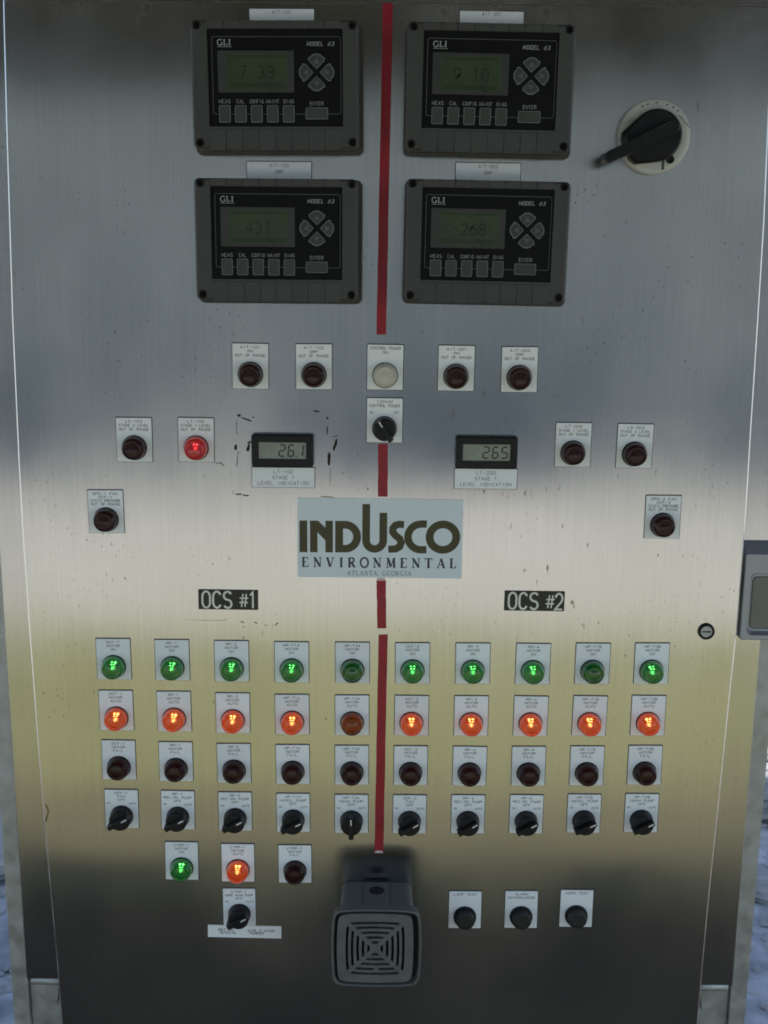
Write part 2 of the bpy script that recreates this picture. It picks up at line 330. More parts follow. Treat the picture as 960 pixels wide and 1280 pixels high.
b = MB(); b.loops([[(x + (0), h, z) for x, z in rrect(2 * 481, 1262, 6, 3)] for h in (-380, -24)] + [[(x, -21, z) for x, z in rrect(2 * 479, 1258, 5, 3)]], True)
for i, p in enumerate(b.v): b.v[i] = (p[0], p[1], p[2] + 605 + 631)
part('cabinet_body', b, 'flange_stainless', cab)
b = MB(); b.box(-470, 470, -120, -26, 1867.5, 1900); part('drip_shield', b, 'edge_stainless', cab)
for s in (-1, 1):
    # rolled bottom lip of the body
    b = MB(); n = 10
    lp = [[(s * x, -26 + 7 * math.cos(2 * math.pi * i / n), 606 + 7 * math.sin(2 * math.pi * i / n)) for i in range(n)] for x in (474, 425)]
    b.loops(lp, True, True, True); part('bottom_lip', b, 'galvanized', cab)
    # angle leg: outer flange + return
    b = MB(); b.box(s * 486 if s > 0 else -508, 508 if s > 0 else -486, -62, -42, 8, 1104 if s > 0 else 1330); part('leg', b, 'galvanized', cab)
    b = MB(); b.box(min(s * 430, s * 484), max(s * 430, s * 484), -58, -48, 8, 596); part('leg_plate', b, 'galvanized', cab)
    b = MB(); b.poly([(s * 478, 598), (s * 440, 598), (s * 446, 560), (s * 452, 556)][::-s], -46, -36); part('gusset', b, 'galvanized', cab)
    # lumpy weld beads up the joint
    for z0, z1 in ((1010, 1102), (832, 884), (606, 664)):
        b = MB(); n = 8; lps = []; m = int((z1 - z0) / 3)
        for k in range(m + 1):
            r = 2.6 * (0.75 + 0.45 * random.random()) * (0.5 if k in (0, m) else 1)
            lps.append([(s * 483.5 + r * math.cos(2 * math.pi * i / n), -38 + r * math.sin(2 * math.pi * i / n), z0 + 3 * k) for i in range(n)])
        b.loops(lps, True, True, True); part('weld_bead', b, 'weld', cab)
# door lock
lk = MB(); lk.lathe([(10.4, 0.1), (10.4, 2.2), (9.2, 3.4), (7.6, 3.4), (7.2, 1.6)], 28, 403.3, 1119.6, cap1=False); lko = part('door_lock', lk, 'black_plastic', cab, 'round quarter turn door lock with screwdriver slot')
b = MB(); b.lathe([(7.1, 0.3), (7.1, 2.6)], 24, 403.3, 1119.6); part('lock_core', b, 'galvanized', lko)
b = MB(); b.box(397.8, 408.8, 2.62, 2.75, 1118.7, 1120.5); part('lock_slot', b, 'horn_dark', lko)

# ---------------------------------------------------------------- legend plates, lamps, switches, push buttons
PW, PH, HOLE = 42.4, 53.0, -9.6
M_plate = MB().rr(PW, PH, 0.6, [(0, 0.05), (0, 1.3), (0.25, 1.55)], n=2).mesh('legend_plate', 'plate_white')
M_rim = MB().rr(PW + 1.7, PH + 1.7, 0.8, [(0, 0.02), (0, 0.5)], n=2, cz=0.35, cx=0.0).mesh('plate_rim', 'plate_edge')  # dark rim a little larger than the plate, set slightly upward
def lens_mesh(m):
    b = MB(); prof = [(13.9, 1.7), (14.3, 2.2), (14.3, 5.0), (13.9, 9.5), (12.9, 13.8), (11.6, 16.2), (10.9, 16.9)]
    b.lathe(prof, 40, 0, HOLE, True, True, False)
    b.lathe([(10.9, 16.9), (10.3, 16.4), (7, 17.0), (3.5, 17.5), (0.5, 17.7)], 40, 0, HOLE, True, False, True)
    return b.mesh('lens', m)
M_bezel = MB().lathe([(15.3, 1.56), (15.3, 2.3), (14.6, 2.9), (14.35, 2.9)], 36, 0, HOLE, True, False, False).mesh('bezel', 'black_plastic')
M_base = MB().lathe([(13.2, 2.4), (13.2, 2.8), (9.5, 3.0), (4.4, 3.4), (4.0, 5.0)], 28, 0, HOLE, True).mesh('reflector', 'lamp_base')
def bulb_mesh(m):
    b = MB()
    for x, z in ((-1.7, 4.3), (1.7, 4.3), (-1.5, 1.2), (1.6, 1.4)):                                  # LED dies round the lamp's foot
        b.lathe([(.95, 3.5), (.95, 4.2), (.5, 4.6)], 8, x, HOLE + z, True)
    me = b.mesh('bulb', m); me.materials.append(MATS[m.replace('bulb', 'nose')])
    n0 = len(me.polygons); c = MB(); c.v = list(b.v); c.f = list(b.f); c.sm = list(b.sm)
    c.lathe([(1.9, 4.6), (1.4, 9.0), (.6, 13.0), (.2, 13.6)], 8, 0, HOLE + .4, True)
    me2 = c.mesh('bulb', m); me2.materials.append(MATS[m.replace('bulb', 'nose')])
    for k in range(n0, len(me2.polygons)): me2.polygons[k].material_index = 1
    return me2
LENS = {k: lens_mesh('lens_' + k) for k in ('green', 'orange', 'amber', 'red', 'dark', 'white')}
LENS['green_off'] = LENS['green']
for k in ('green', 'orange', 'red'): LENS[k] = lens_mesh('lens_%s_lit' % k)
BULB = {k: bulb_mesh('bulb_' + k) for k in ('green', 'orange', 'red', 'off')}
def plate_text(root_plate, lines, extra=()):
    b = MB(); z = PH / 2 - 2.6; st = 4.8 if len(lines) < 4 else 4.3
    for i, s in enumerate(lines):
        cap = 2.95; sx = min(1.25, 36.5 / (len(s) * 5.6 * cap / 6))
        text(b, s, 0, z - i * st, cap, 0.5, 1.62, sx)
    for s, x, zz in extra: text(b, s, x, zz, 2.7, 0.42, 1.62, 0.95)
    part('lettering', b, 'ink', root_plate)
def base_plate(root, lines, extra=()):
    p = obj('legend_plate', M_plate, root); obj('back_rim', M_rim, p); plate_text(p, lines, extra); return p
def pilot(x, z, lines, kind, label, group):
    t = thing('pilot_light', label, 'indicator light', x, z, group, random.uniform(-.6, .6))
    base_plate(t, lines)
    ln = obj('lens', LENS[kind], t); obj('bezel', M_bezel, t); obj('reflector', M_base, ln)
    lit = kind in ('green', 'orange', 'red')
    obj('bulb', BULB[kind if lit else 'off'], ln)
    return t
M_skirt = MB().lathe([(14.9, 1.56), (14.9, 3.2), (14.2, 4.4), (13.8, 6), (13.5, 15.5), (12.8, 17.0), (11.5, 17.6)], 40, 0, 0).mesh('knob', 'black_plastic')
def blade_mesh():
    b = MB()
    pts = [(-2.9, -15.5), (2.9, -15.5), (3.3, -10), (3.6, 8), (2.9, 14.0), (-2.9, 14.0), (-3.6, 8), (-3.3, -10)]
    lv = [(1.25, 12.0), (1.0, 22.5), (0.82, 24.6)]
    b.loops([[(x * k, h, z * (1 if h < 24 else 0.95)) for x, z in pts] for k, h in lv]); return b.mesh('handle', 'black_plastic')
M_blade = blade_mesh()
M_mark = MB().box(-0.75, 0.75, 24.0, 24.75, 5.0, 12.8).mesh('pointer_mark', 'white_engrave')
def selector(x, z, lines, ang, label, group, extra, name='selector_switch'):
    t = thing(name, label, 'rotary switch', x, z, group, random.uniform(-.6, .6))
    base_plate(t, lines, extra)
    k = obj('knob', M_skirt, t, (0, 0, HOLE)); k.rotation_euler = (0, R(ang), 0)
    obj('handle', M_blade, k); obj('pointer_mark', M_mark, k)
    return t
M_btn = MB().lathe([(12.6, 2.0), (12.6, 12.5), (12.0, 13.8), (10.5, 14.6), (6, 14.2), (0.5, 14.0)], 40, 0, HOLE).mesh('button', 'black_rubber')
M_guard = MB().lathe([(15.0, 1.56), (14.8, 5.0), (14.2, 6.0), (13.0, 6.0), (12.7, 4.5)], 40, 0, HOLE, cap1=False).mesh('guard_ring', 'black_plastic')
def push(x, z, lines, label):
    t = thing('push_button', label, 'push button', x, z, 'black push buttons along the bottom', random.uniform(-.3, .3))
    base_plate(t, lines); obj('button', M_btn, t); obj('guard_ring', M_guard, t)

GA = 'alarm lights on the upper panel'
pilot(-160.3, 1443.4, ['AIT-101', 'pH'.upper().replace('PH', 'PH'), 'OUT OF RANGE'], 'dark', 'unlit dark pilot light under its AIT-101 PH OUT OF RANGE plate', GA)
pilot(-84.9, 1443.4, ['AIT-102', 'ORP', 'OUT OF RANGE'], 'dark', 'unlit dark pilot light under its AIT-102 ORP OUT OF RANGE plate', GA)
pilot(-0.2, 1443.6, ['CONTROL POWER', 'ON'], 'white', 'round cream white pilot light marked CONTROL POWER ON at top centre', None)
pilot(84.2, 1443.2, ['AIT-201', 'PH', 'OUT OF RANGE'], 'dark', 'unlit dark pilot light under its AIT-201 PH OUT OF RANGE plate', GA)
pilot(159.3, 1442.4, ['AIT-202', 'ORP', 'OUT OF RANGE'], 'dark', 'unlit dark pilot light under its AIT-202 ORP OUT OF RANGE plate', GA)
pilot(-301.5, 1353.9, ['LS-103', 'STAGE 2 LEVEL', 'OUT OF RANGE'], 'dark', 'unlit dark pilot light marked LS-103, left of the glowing red one', GA)
pilot(-227.0, 1354.4, ['LT-100', 'STAGE 1 LEVEL', 'OUT OF RANGE'], 'red', 'glowing red pilot light marked LT-100 STAGE 1 LEVEL', GA)
pilot(227.0, 1352.7, ['LT-200', 'STAGE 1 LEVEL', 'OUT OF RANGE'], 'dark', 'unlit dark pilot light marked LT-200, right of the digital meter', GA)
pilot(301.2, 1352.0, ['LS-203', 'STAGE 2 LEVEL', 'OUT OF RANGE'], 'dark', 'unlit dark pilot light marked LS-203, right of LT-200', GA)
pilot(-339.2, 1265.1, ['DPS-1 FAN', 'OCF-1', 'STATIC PRESSURE', 'OUT OF RANGE'], 'dark', 'unlit purplish pilot light marked DPS-1 FAN near the left door edge', GA)
pilot(340.2, 1264.9, ['DPS-2 FAN', 'OCF-2', 'STATIC PRESSURE', 'OUT OF RANGE'], 'dark', 'unlit brown pilot light marked DPS-2 FAN near the right door edge', GA)
selector(-0.3, 1380.2, ['120VAC', 'CONTROL POWER'], -32, 'black rotary switch marked 120VAC CONTROL POWER below the white light', None, [('ON', -16, 10.8), ('OFF', 14.5, 10.8)])

NAMES = ['OCF-1', 'RP-1', 'RP-2', 'MP-T1A', 'MP-T2A', 'OCF-2', 'RP-3', 'RP-4', 'MP-T1B', 'MP-T2B']
FUNC = ['FAN', 'RECIRC PUMP', 'RECIRC PUMP', 'NAOCL PUMP', 'NAOH PUMP', 'FAN', 'RECIRC PUMP', 'RECIRC PUMP', 'NAOCL PUMP', 'NAOH PUMP']
CX = [-337.5, -264.0, -189.4, -114.1, -37.9, 37.6, 113.2, 188.7, 263.5, 337.6]
ZON = [1076.1, 1075.4, 1074.8, 1074.0, 1074.2, 1074.2, 1074.6, 1074.8, 1075.9, 1076.8]
ZAU = [1007.6, 1007.0, 1005.6, 1004.4, 1004.2, 1004.4, 1004.7, 1005.2, 1006.2, 1007.4]
ZFA = [940.5, 938.9, 937.3, 936.6, 936.3, 936.4, 936.5, 937.2, 938.4, 940.0]
ZSW = [872.6, 871.8, 870.6, 869.4, 868.8, 869.0, 869.7, 870.6, 872.2, 873.6]
DX = [1.5, 0.9, .5, .3, -.3, -.6, -.7, -.8, -1.0, -1.0]
for i, nm in enumerate(NAMES):
    on = i not in (4, 8)
    pilot(CX[i], ZON[i], [nm, 'MOTOR', 'ON'], 'green' if on else 'green_off', ('lit green' if on else 'unlit dull green') + ' pilot light marked %s MOTOR ON' % nm, 'green motor on lights')
    au = i != 4
    pilot(CX[i] + DX[i] * .4, ZAU[i], [nm, 'MOTOR', 'AUTO'], 'orange' if au else 'amber', ('glowing orange' if au else 'unlit amber') + ' pilot light marked %s MOTOR AUTO' % nm, 'orange motor auto lights')
    pilot(CX[i] + DX[i] * .8, ZFA[i], [nm, 'MOTOR', 'FAIL'], 'dark', 'unlit dark pilot light marked %s MOTOR FAIL' % nm, 'dark motor fail lights')
    ang = 0 if i == 4 else 60 + random.uniform(-3, 3)
    selector(CX[i] + DX[i] * 1.5, ZSW[i], [nm, FUNC[i], 'OFF'], ang, 'black rotary switch marked %s %s, turned to %s' % (nm, FUNC[i], 'OFF' if i == 4 else 'AUTO'), 'row of ten black rotary switches', [('ON', -16.5, 9.6), ('AUTO', 13.8, 9.6)])
pilot(-259.7, 800.0, ['CTRP-1', 'MOTOR', 'ON'], 'green', 'lit green pilot light in the bottom row of three, lower left', 'three lights of the lowest row')
pilot(-186.4, 798.0, ['CTRP-1', 'MOTOR', 'AUTO'], 'orange', 'glowing orange pilot light in the bottom row, above the lone rotary switch', 'three lights of the lowest row')
pilot(-111.9, 797.1, ['CTRP-1', 'MOTOR', 'FAIL'], 'dark', 'unlit dark pilot light at right end of the bottom row of three', 'three lights of the lowest row')
selector(-185.6, 734.2, ['CTRP-1', 'MAKE WASH PUMP', 'OFF'], 60, 'lone black rotary switch above the white tape label, lower left', None, [('ON', -16.5, 9.6), ('AUTO', 13.8, 9.6)])
push(111.6, 733.4, ['LAMP TEST'], 'black push button marked LAMP TEST, nearest the horn')
push(185.6, 734.6, ['ALARM', 'ACKNOWLEDGE'], 'black push button marked ALARM ACKNOWLEDGE, middle of three')
push(258.2, 736.8, ['HORN TEST'], 'black push button marked HORN TEST, rightmost of three')

# ---------------------------------------------------------------- analyzers
HW, HH = 185.0, 134.5
Kz = 184 / 768.0
def ax(u): return (u - 464) * Kz
def az(v): return (392 - v) * Kz * 0.985
FD = 34.0
M_an = {}
def shared(key, fn):
    if key not in M_an: M_an[key] = fn()
    return M_an[key]
def fan(scale):
    """arrow key outline, apex toward the cluster centre (0,0), key above it"""
    pts = [(0, 15)]
    side = [(33, 47), (38.5, 57), (38, 66)]
    pts += side + [(40 * math.sin(R(a)) * .95, 42 + 40 * math.cos(R(a)) * 1.0) for a in (55, 40, 25, 10, -10, -25, -40, -55)] + [(-x, z) for x, z in side[::-1]]
    cx, cz = 0, 48
    return [((cx + (x - cx) * scale) * Kz, (cz + (z - cz) * scale) * Kz) for x, z in pts][::-1]
def rotp(pts, k):
    for _ in range(k): pts = [(z, -x) for x, z in pts]
    return pts
def analyzer(x, z, tilt, digits, label, dx=0.0):
    t = thing('process_analyzer', label, 'analyzer', x, z, 'four grey process analyzers', tilt)
    obj('back_rim', shared('g', lambda: MB().rr(HW + 5, HH + 5, 7, [(0, 0.3), (0, 7), (1, 8)], cz=-1.5, cx=1.5).mesh('back_rim', 'gasket_grey')), t)
    def house():
        b = MB(); x0, x1, z0, z1 = ax(155), ax(775), az(577), az(145)
        out = [rrect(HW - 2 * i, HH - 2 * i, 6 - i, 5) for i in (0, 0, 1.2, 2.6)]
        hs = (7, FD - 3.2, FD - 1.0, FD)
        b.loops([[(px, h, pz) for px, pz in lp] for lp, h in zip(out, hs)], False, False)
        # front frame from outer loop to the face opening, then the opening's wall
        inner = []
        for px, pz in out[-1]:
            inner.append((min(max(px * .82, x0), x1) if abs(px) < 1 else (x1 if px > 0 else x0), z1 if pz > 0 else z0))
        n = len(inner); q = n // 4
        k = [[(px, FD, pz) for px, pz in out[-1]]]
        # spread the inner loop's corner points so that no quad folds
        inn = []
        for i in range(n):
            c, j = divmod(i, q); cxs = (x1, x0, x0, x1)[c]; czs = (z1, z1, z0, z0)[c]
            inn.append((cxs, czs))
        o = len(b.v)
        corners = [(x1, z1), (x0, z1), (x0, z0), (x1, z0)]
        b.v += [(px, -FD, pz) for px, pz in out[-1]] + [(cx_, -FD, cz_) for cx_, cz_ in corners] + [(cx_, -(FD - 2.6), cz_) for cx_, cz_ in corners]
        for c in range(4):
            ring = [o + c * q + j for j in range(q)]
            for j in range(q - 1): b.f.append((ring[j], ring[j + 1], o + n + c)); b.sm.append(False)
            nc = (c + 1) % 4
            b.f.append((ring[-1], o + nc * q, o + n + nc, o + n + c)); b.sm.append(False)
            b.f.append((o + n + c, o + n + nc, o + n + 4 + nc, o + n + 4 + c)); b.sm.append(False)
        return b.mesh('housing', 'housing_grey')
    hs = obj('housing', shared('h', house), t)
    rib = shared('r1', lambda: MB().rr(75 * Kz - 0.9, 8.4, 0.8, [(0, FD - .2), (0, FD + .5), (.5, FD + .9)], n=2).mesh('rib', 'housing_grey'))
    rib2 = shared('r2', lambda: MB().rr(75 * Kz - 0.9, 22.5, 0.8, [(0, FD - .2), (0, FD + .5), (.5, FD + .9)], n=2).mesh('rib', 'housing_grey'))
    for i in range(8):
        obj('rib', rib, hs, (ax(194 + 76.5 * i), 0, az(127))); obj('rib', rib2, hs, (ax(194 + 76.5 * i), 0, az(636)))
    def screw():
        b = MB(); b.lathe([(4.8, FD - .1), (4.8, FD + .6), (3.6, FD + .6), (3.4, FD - 0.0)], 20, cap1=True); return b.mesh('screw', 'screw')
    for u, v in ((109, 130), (819, 130), (110, 650), (818, 648)): obj('screw', shared('s', screw), t, (ax(u), 0, az(v)))
    obj('faceplate', shared('f', lambda: MB().box(ax(155) + .1, ax(775) - .1, FD - 4, FD - 2.4, az(577) + .1, az(145) - .1).mesh('faceplate', 'face_black')), t)
    F = FD - 2.4
    def lines():
        b = MB()
        x0, x1, zt, zb = ax(175), ax(765), az(178), az(520)
        b.stroke([(x0 + 6, zb), (x0 + 1.5, zb), (x0, zb + 1.5), (x0, zt - 1.5), (x0 + 1.5, zt), (x1 - 1.5, zt), (x1, zt - 1.5), (x1, zb + 1.5), (x1 - 1.5, zb), (ax(705), zb)], 0.35, F + .06)
        b.stroke([(ax(550), zb), (ax(602), zb)], 0.35, F + .06)
        for a in (253, 327, 402, 476): b.stroke([(ax(a), zb), (ax(a + 21), zb)], 0.35, F + .06)
        return b.mesh('border_line', 'key_line')
    obj('border_line', shared('l', lines), t)
    def p_logo():
        b = MB(); serif(b, 'GLI', ax(200), az(190), 25 * Kz, F + .06, 0.7, 1.35, 0.75, 1.1)
        b.stroke([(ax(200), az(222)), (ax(266), az(222))], 0.5, F + .06); return b.mesh('logo', 'face_print')
    def p_model():
        b = MB(); text(b, 'MODEL 63', ax(672), az(201), 16 * Kz, 0.7, F + .06, 1.0, 6.0, 0.22); return b.mesh('model_print', 'face_print')
    obj('logo', shared('tl', p_logo), t); obj('model_print', shared('tm', p_model), t)
    for s, u, v, wz in (('MEAS', 228, 455, 52), ('CAL', 301, 455, 35), ('CONFIG', 376, 455, 62), ('MAINT', 450, 455, 57), ('DIAG', 524, 455, 45), ('ENTER', 653, 465, 61)):
        obj('key_label', shared('tk' + s, lambda: text(MB(), s, 0, 0, 16 * Kz, 0.42, F + .06, wz / (16 / 6 * (len(s) * 5.6 - 1.6))).mesh('key_label', 'face_print')), t, (ax(u), 0, az(v)))
    def outline_key(w_, h_): return MB().rr(w_, h_, 1.4, [(0, F + .05), (0, F + .5), (.2, F + .6)], n=3).mesh('key_outline', 'key_line')
    def face_key(w_, h_): return MB().rr(w_ - 1.5, h_ - 1.5, 0.9, [(0, F + .4), (0, F + .9), (.3, F + 1.1)], n=3).mesh('key', 'key_grey')
    for u in (227, 301, 375, 449, 523):
        k = obj('soft_key', shared('k', lambda: face_key(53 * Kz, 76 * Kz)), t, (ax(u), 0, az(519))); obj('key_outline', shared('ko', lambda: outline_key(53 * Kz, 76 * Kz)), k)
    k = obj('enter_key', shared('e', lambda: face_key(103 * Kz, 52 * Kz)), t, (ax(653), 0, az(517))); obj('key_outline', shared('eo', lambda: outline_key(103 * Kz, 52 * Kz)), k)
    for q in range(4):
        k = obj('arrow_key', shared('a%d' % q, lambda: MB().poly(rotp(fan(.86), q), F + .4, F + 1.1).mesh('arrow_key', 'key_grey')), t, (ax(654), 0, az(335)))
        obj('key_outline', shared('ao%d' % q, lambda: MB().poly(rotp(fan(1.0), q), F + .05, F + .6).mesh('key_outline', 'key_line')), k)
        obj('arrow_mark', shared('am%d' % q, lambda: MB().stroke(rotp([(-9 * Kz, 42 * Kz), (0, 56 * Kz), (9 * Kz, 42 * Kz), (-9 * Kz, 42 * Kz)], q), .7, F + 1.16).mesh('arrow_mark', 'key_line')), k)
    d = obj('display_frame', shared('d', lambda: MB().rr((550 - 200) * Kz, (422 - 240) * Kz, 1, [(0, F + .05), (0, F + .5), (.4, F + .7)], cx=ax(375), cz=az(331)).mesh('display_frame', 'lcd_frame')), t)
    obj('screen', shared('sc', lambda: MB().box(ax(238), ax(517), F + .6, F + .74, az(410), az(252)).mesh('screen', 'lcd_green')), d)
    b = MB(); text(b, digits, ax(378), az(308), 52 * Kz, 1.9, F + .8, 0.85, 5.8)
    for r in (262, 268): b.stroke([(ax(248), az(r)), (ax(505), az(r))], 0.8, F + .8)
    for r in (384, 391, 398): b.stroke([(ax(252), az(r)), (ax(500), az(r))], 0.9, F + .8)
    text(b, 'MV' if len(digits) < 4 or digits[0] == '-' else 'PH', ax(486), az(340), 22 * Kz, 0.5, F + .8, .8)
    part('readout', b, 'lcd_ink', d)
analyzer(-124.2, 1754.6, -0.5, '7.33', 'grey process analyzer showing 7.33, upper left of the four')
analyzer(112.0, 1753.8, 0.65, '9.10', 'grey process analyzer showing 9.10, upper right of the four')
analyzer(-124.6, 1588.3, 0.0, '431', 'grey process analyzer showing 431, lower left of the four')
analyzer(113.2, 1588.6, 0.65, '-268', 'grey process analyzer showing -268, lower right of the four')
def nameplate(x, z, wd, ht, lines, label, cap=3.3, stp=5.0, top=2.6, tilt=0.0):
    t = thing('nameplate', label, 'nameplate', x, z, 'white engraved nameplates', tilt)
    p = part('plate', MB().rr(wd, ht, .6, [(0, 0.3), (0, 1.3), (.25, 1.55)], n=2), 'plate_white', t)
    part('back_rim', MB().rr(wd + 1.6, ht + 1.6, .7, [(0, .05), (0, .5)], n=2, cz=.2), 'plate_edge', t)  # same dark rim behind the nameplate
    b = MB()
    for i, s in enumerate(lines): text(b, s, 0, ht / 2 - top - i * stp, cap, .5, 1.62, 1.05)
    part('lettering', b, 'ink', t)
nameplate(-119.4, 1831.0, 72, 18, ['AIT-101'], 'white AIT-101 nameplate above the upper left analyzer', top=1.6, tilt=-.3)
nameplate(115.0, 1830.6, 71, 18, ['AIT-201'], 'white AIT-201 nameplate above the upper right analyzer', top=1.2, tilt=.4)
nameplate(-123.9, 1666.5, 73.5, 20, ['AIT-102', 'ORP'], 'white AIT-102 ORP nameplate above the lower left analyzer', top=2.2, stp=7.2)
nameplate(115.6, 1667.3, 74, 20, ['AIT-202', 'ORP'], 'white AIT-202 ORP nameplate above the lower right analyzer', top=2.2, stp=7.2, tilt=.3)
nameplate(-122.4, 1309.5, 75.5, 24.3, ['LT-100', 'STAGE 1', 'LEVEL INDICATION'], 'white LT-100 nameplate under the left digital meter', top=3.0, stp=7, cap=4.0)
nameplate(123.0, 1310.2, 75.5, 24.5, ['LT-200', 'STAGE 1', 'LEVEL INDICATION'], 'white LT-200 nameplate under the right digital meter', top=3.0, stp=7, cap=4.0)

# ---------------------------------------------------------------- digital level meters
SEG = {'0': 'abcdef', '1': 'bc', '2': 'abged', '5': 'afgcd', '6': 'afgedc'}
def seg_digit(b, c, x, z, w_, h_, t, hh):
    sl = 0.10
    def pt(u, v): return (x + u * w_ + sl * (v - .5) * h_, z + v * h_)
    S = {'a': ((.08, 1), (.92, 1)), 'b': ((1, .96), (1, .54)), 'c': ((1, .46), (1, .04)), 'd': ((.08, 0), (.92, 0)), 'e': ((0, .46), (0, .04)), 'f': ((0, .96), (0, .54)), 'g': ((.1, .5), (.9, .5))}
    for k in SEG[c]: b.stroke([pt(*S[k][0]), pt(*S[k][1])], t, hh)
def meter(x, z, txt, label):
    t = thing('digital_meter', label, 'meter', x, z, 'small black digital meters')
    fr = MB(); o = [rrect(74.4 - 2 * i, 39 - 2 * i, 3 - i * .5, 4) for i in (0, 0, 1.5)]
    fr.loops([[(px, h, pz) for px, pz in lp] for lp, h in zip(o, (0.2, 8, 9.5))] + [[(px, 9.5, pz) for px, pz in rrect(57.5, 20.4, .5, 4)], [(px, 7.6, pz) for px, pz in rrect(57, 20, .5, 4)]], False, False)
    part('bezel', fr, 'black_plastic', t)
    s = part('screen', MB().box(-28.6, 28.6, 6.5, 7.7, -10.1, 10.1), 'lcd_grey', t)
    b = MB()
    xs = [-3.8, 7.4, 18.4] if txt[-1] == '5' else [-3.6, 7.2, 18.2]
    for c, xx in zip(txt.replace('.', ''), xs): seg_digit(b, c, xx, -6.6, 6.4, 13.4, 1.7, 7.78)
    if '.' in txt: b.stroke([(15.6, -6.9), (17.2, -6.9)], 1.5, 7.78)
    part('readout', b, 'lcd_black', s)
meter(-122.6, 1343.4, '26.1', 'black digital meter reading 26.1, ringed by dark smears')
meter(122.4, 1343.3, '265', 'black digital meter reading 265, right of the red tape')

# ---------------------------------------------------------------- maker's sign and section signs
sg = thing('company_sign', 'pale blue grey company sign with olive logo across the red tape', 'sign', -4.7, 1234.6)
part('plate', MB().rr(202.5, 99.5, .8, [(0, .1), (0, .7), (.2, .8)], n=2), 'sign_vinyl', sg)
kx, kz = 203.0 / 862, 99.8 / 408
def lx(u): return (u - 479) * kx
def lz(v): return (264 - v) * kz
def logo(name, polys=(), strokes=()):
    b = MB()
    for p in polys: b.poly([(lx(u), lz(v)) for u, v in p][::-1], .82, .9)
    for i, (wd, p) in enumerate(strokes): b.stroke([(lx(u), lz(v)) for u, v in p], wd * kx, .9 + .02 * i)
    part(name, b, 'olive_ink', sg)
def carc(cx, cy, rx, ry, a0, a1, n=20): return [(cx + rx * math.cos(R(a0 + (a1 - a0) * i / n)), cy - ry * math.sin(R(a0 + (a1 - a0) * i / n))) for i in range(n + 1)]
logo('logo_letter', [[(60, 175), (101, 175), (101, 338), (60, 338)]])
logo('logo_letter', [[(115, 175), (157, 175), (195, 211), (195, 175), (234, 175), (234, 338), (195, 338), (195, 277), (154, 235), (154, 338), (115, 338)]])
logo('logo_letter', (), [(41, [(266.5, 318), (266.5, 195), (300, 195)] + carc(300, 256.5, 60, 61.5, 90, -90, 16)[1:] + [(266.5, 318)])])
logo('logo_letter', (), [(40, [(407, 88)] + carc(451.5, 275, 44.5, 43, 180, 360, 16) + [(496, 132)])])
logo('logo_letter', (), [(38, [(604, 191), (578, 190), (558, 196), (546, 212), (546, 231), (560, 248), (582, 264), (590, 284), (583, 304), (562, 317), (523, 319)])])
logo('logo_letter', (), [(39, [(722, 188), (700, 187)] + carc(693, 254, 68, 66, 95, 265, 20) + [(700, 320), (722, 319)])])
logo('logo_letter', (), [(41, carc(807, 254, 69.5, 65.5, 0, 360, 36))])
b = MB(); cap = 50 * kz; target = (878 - 72) * kx
adv = (target - serif_width('ENVIRONMENTAL', cap, 0, .92)) / 12
serif(b, 'ENVIRONMENTAL', lx(72), lz(364), cap, .86, adv, 1.3, .55, .92); part('lettering', b, 'ink', sg)
b = MB(); cap = 23 * kz; s_ = 'ATLANTA, GEORGIA'
adv = ((645 - 308) * kx - serif_width(s_, cap, 0, .95)) / (len(s_) - 1)
serif(b, s_, lx(308), lz(432), cap, .86, adv, 0.95, .5, .95); part('small_lettering', b, 'ink_grey', sg)
for x, z, n, wd in ((-192.2, 1154.9, '1', 74), (187.6, 1156.9, '2', 74.6)):
    t = thing('section_sign', 'black OCS #%s sign with white letters, above the %s columns of lights' % (n, 'left' if n == '1' else 'right'), 'sign', x, z, 'black section signs', .3)
    part('plate', MB().rr(wd, 25.2, .5, [(0, .3), (0, 1.5), (.3, 1.7)], n=2), 'black_engrave', t)
    for c, cx_, zt, cp, wd_, sx_ in (('O', -27.2, 10.6, 21, 2.5, .68), ('C', -13.9, 10.6, 21, 2.5, .68), ('S', -.6, 10.6, 21, 2.5, .68), ('#', 19.2, 8.0, 16.6, 1.7, .95), (n, 30.2, 10.2, 20.4, 2.5, .66)):
        b = MB(); text(b, c, cx_, zt, cp, wd_, 1.78, sx_); part('letter', b, 'white_engrave', t)
t = thing('tape_label', 'long white printed label strip under the lone rotary switch', 'label', -179.4, 698.0, None, .8)
part('strip', MB().box(-48.6, 48.6, .15, .45, -8.9, 8.9), 'plate_white', t)
b = MB(); text(b, 'RECIRC', -24, 3.6, 3.6, .6, .5, 1.1); text(b, 'SIDE 2 WATER', 22, 3.4, 3.2, .55, .5, 1.0); text(b, 'METERING', -22, -.6, 3.2, .5, .5, .9); text(b, 'PUMPER', 16, -.4, 3.4, .6, .5, 1.0)
part('lettering', b, 'ink', t)

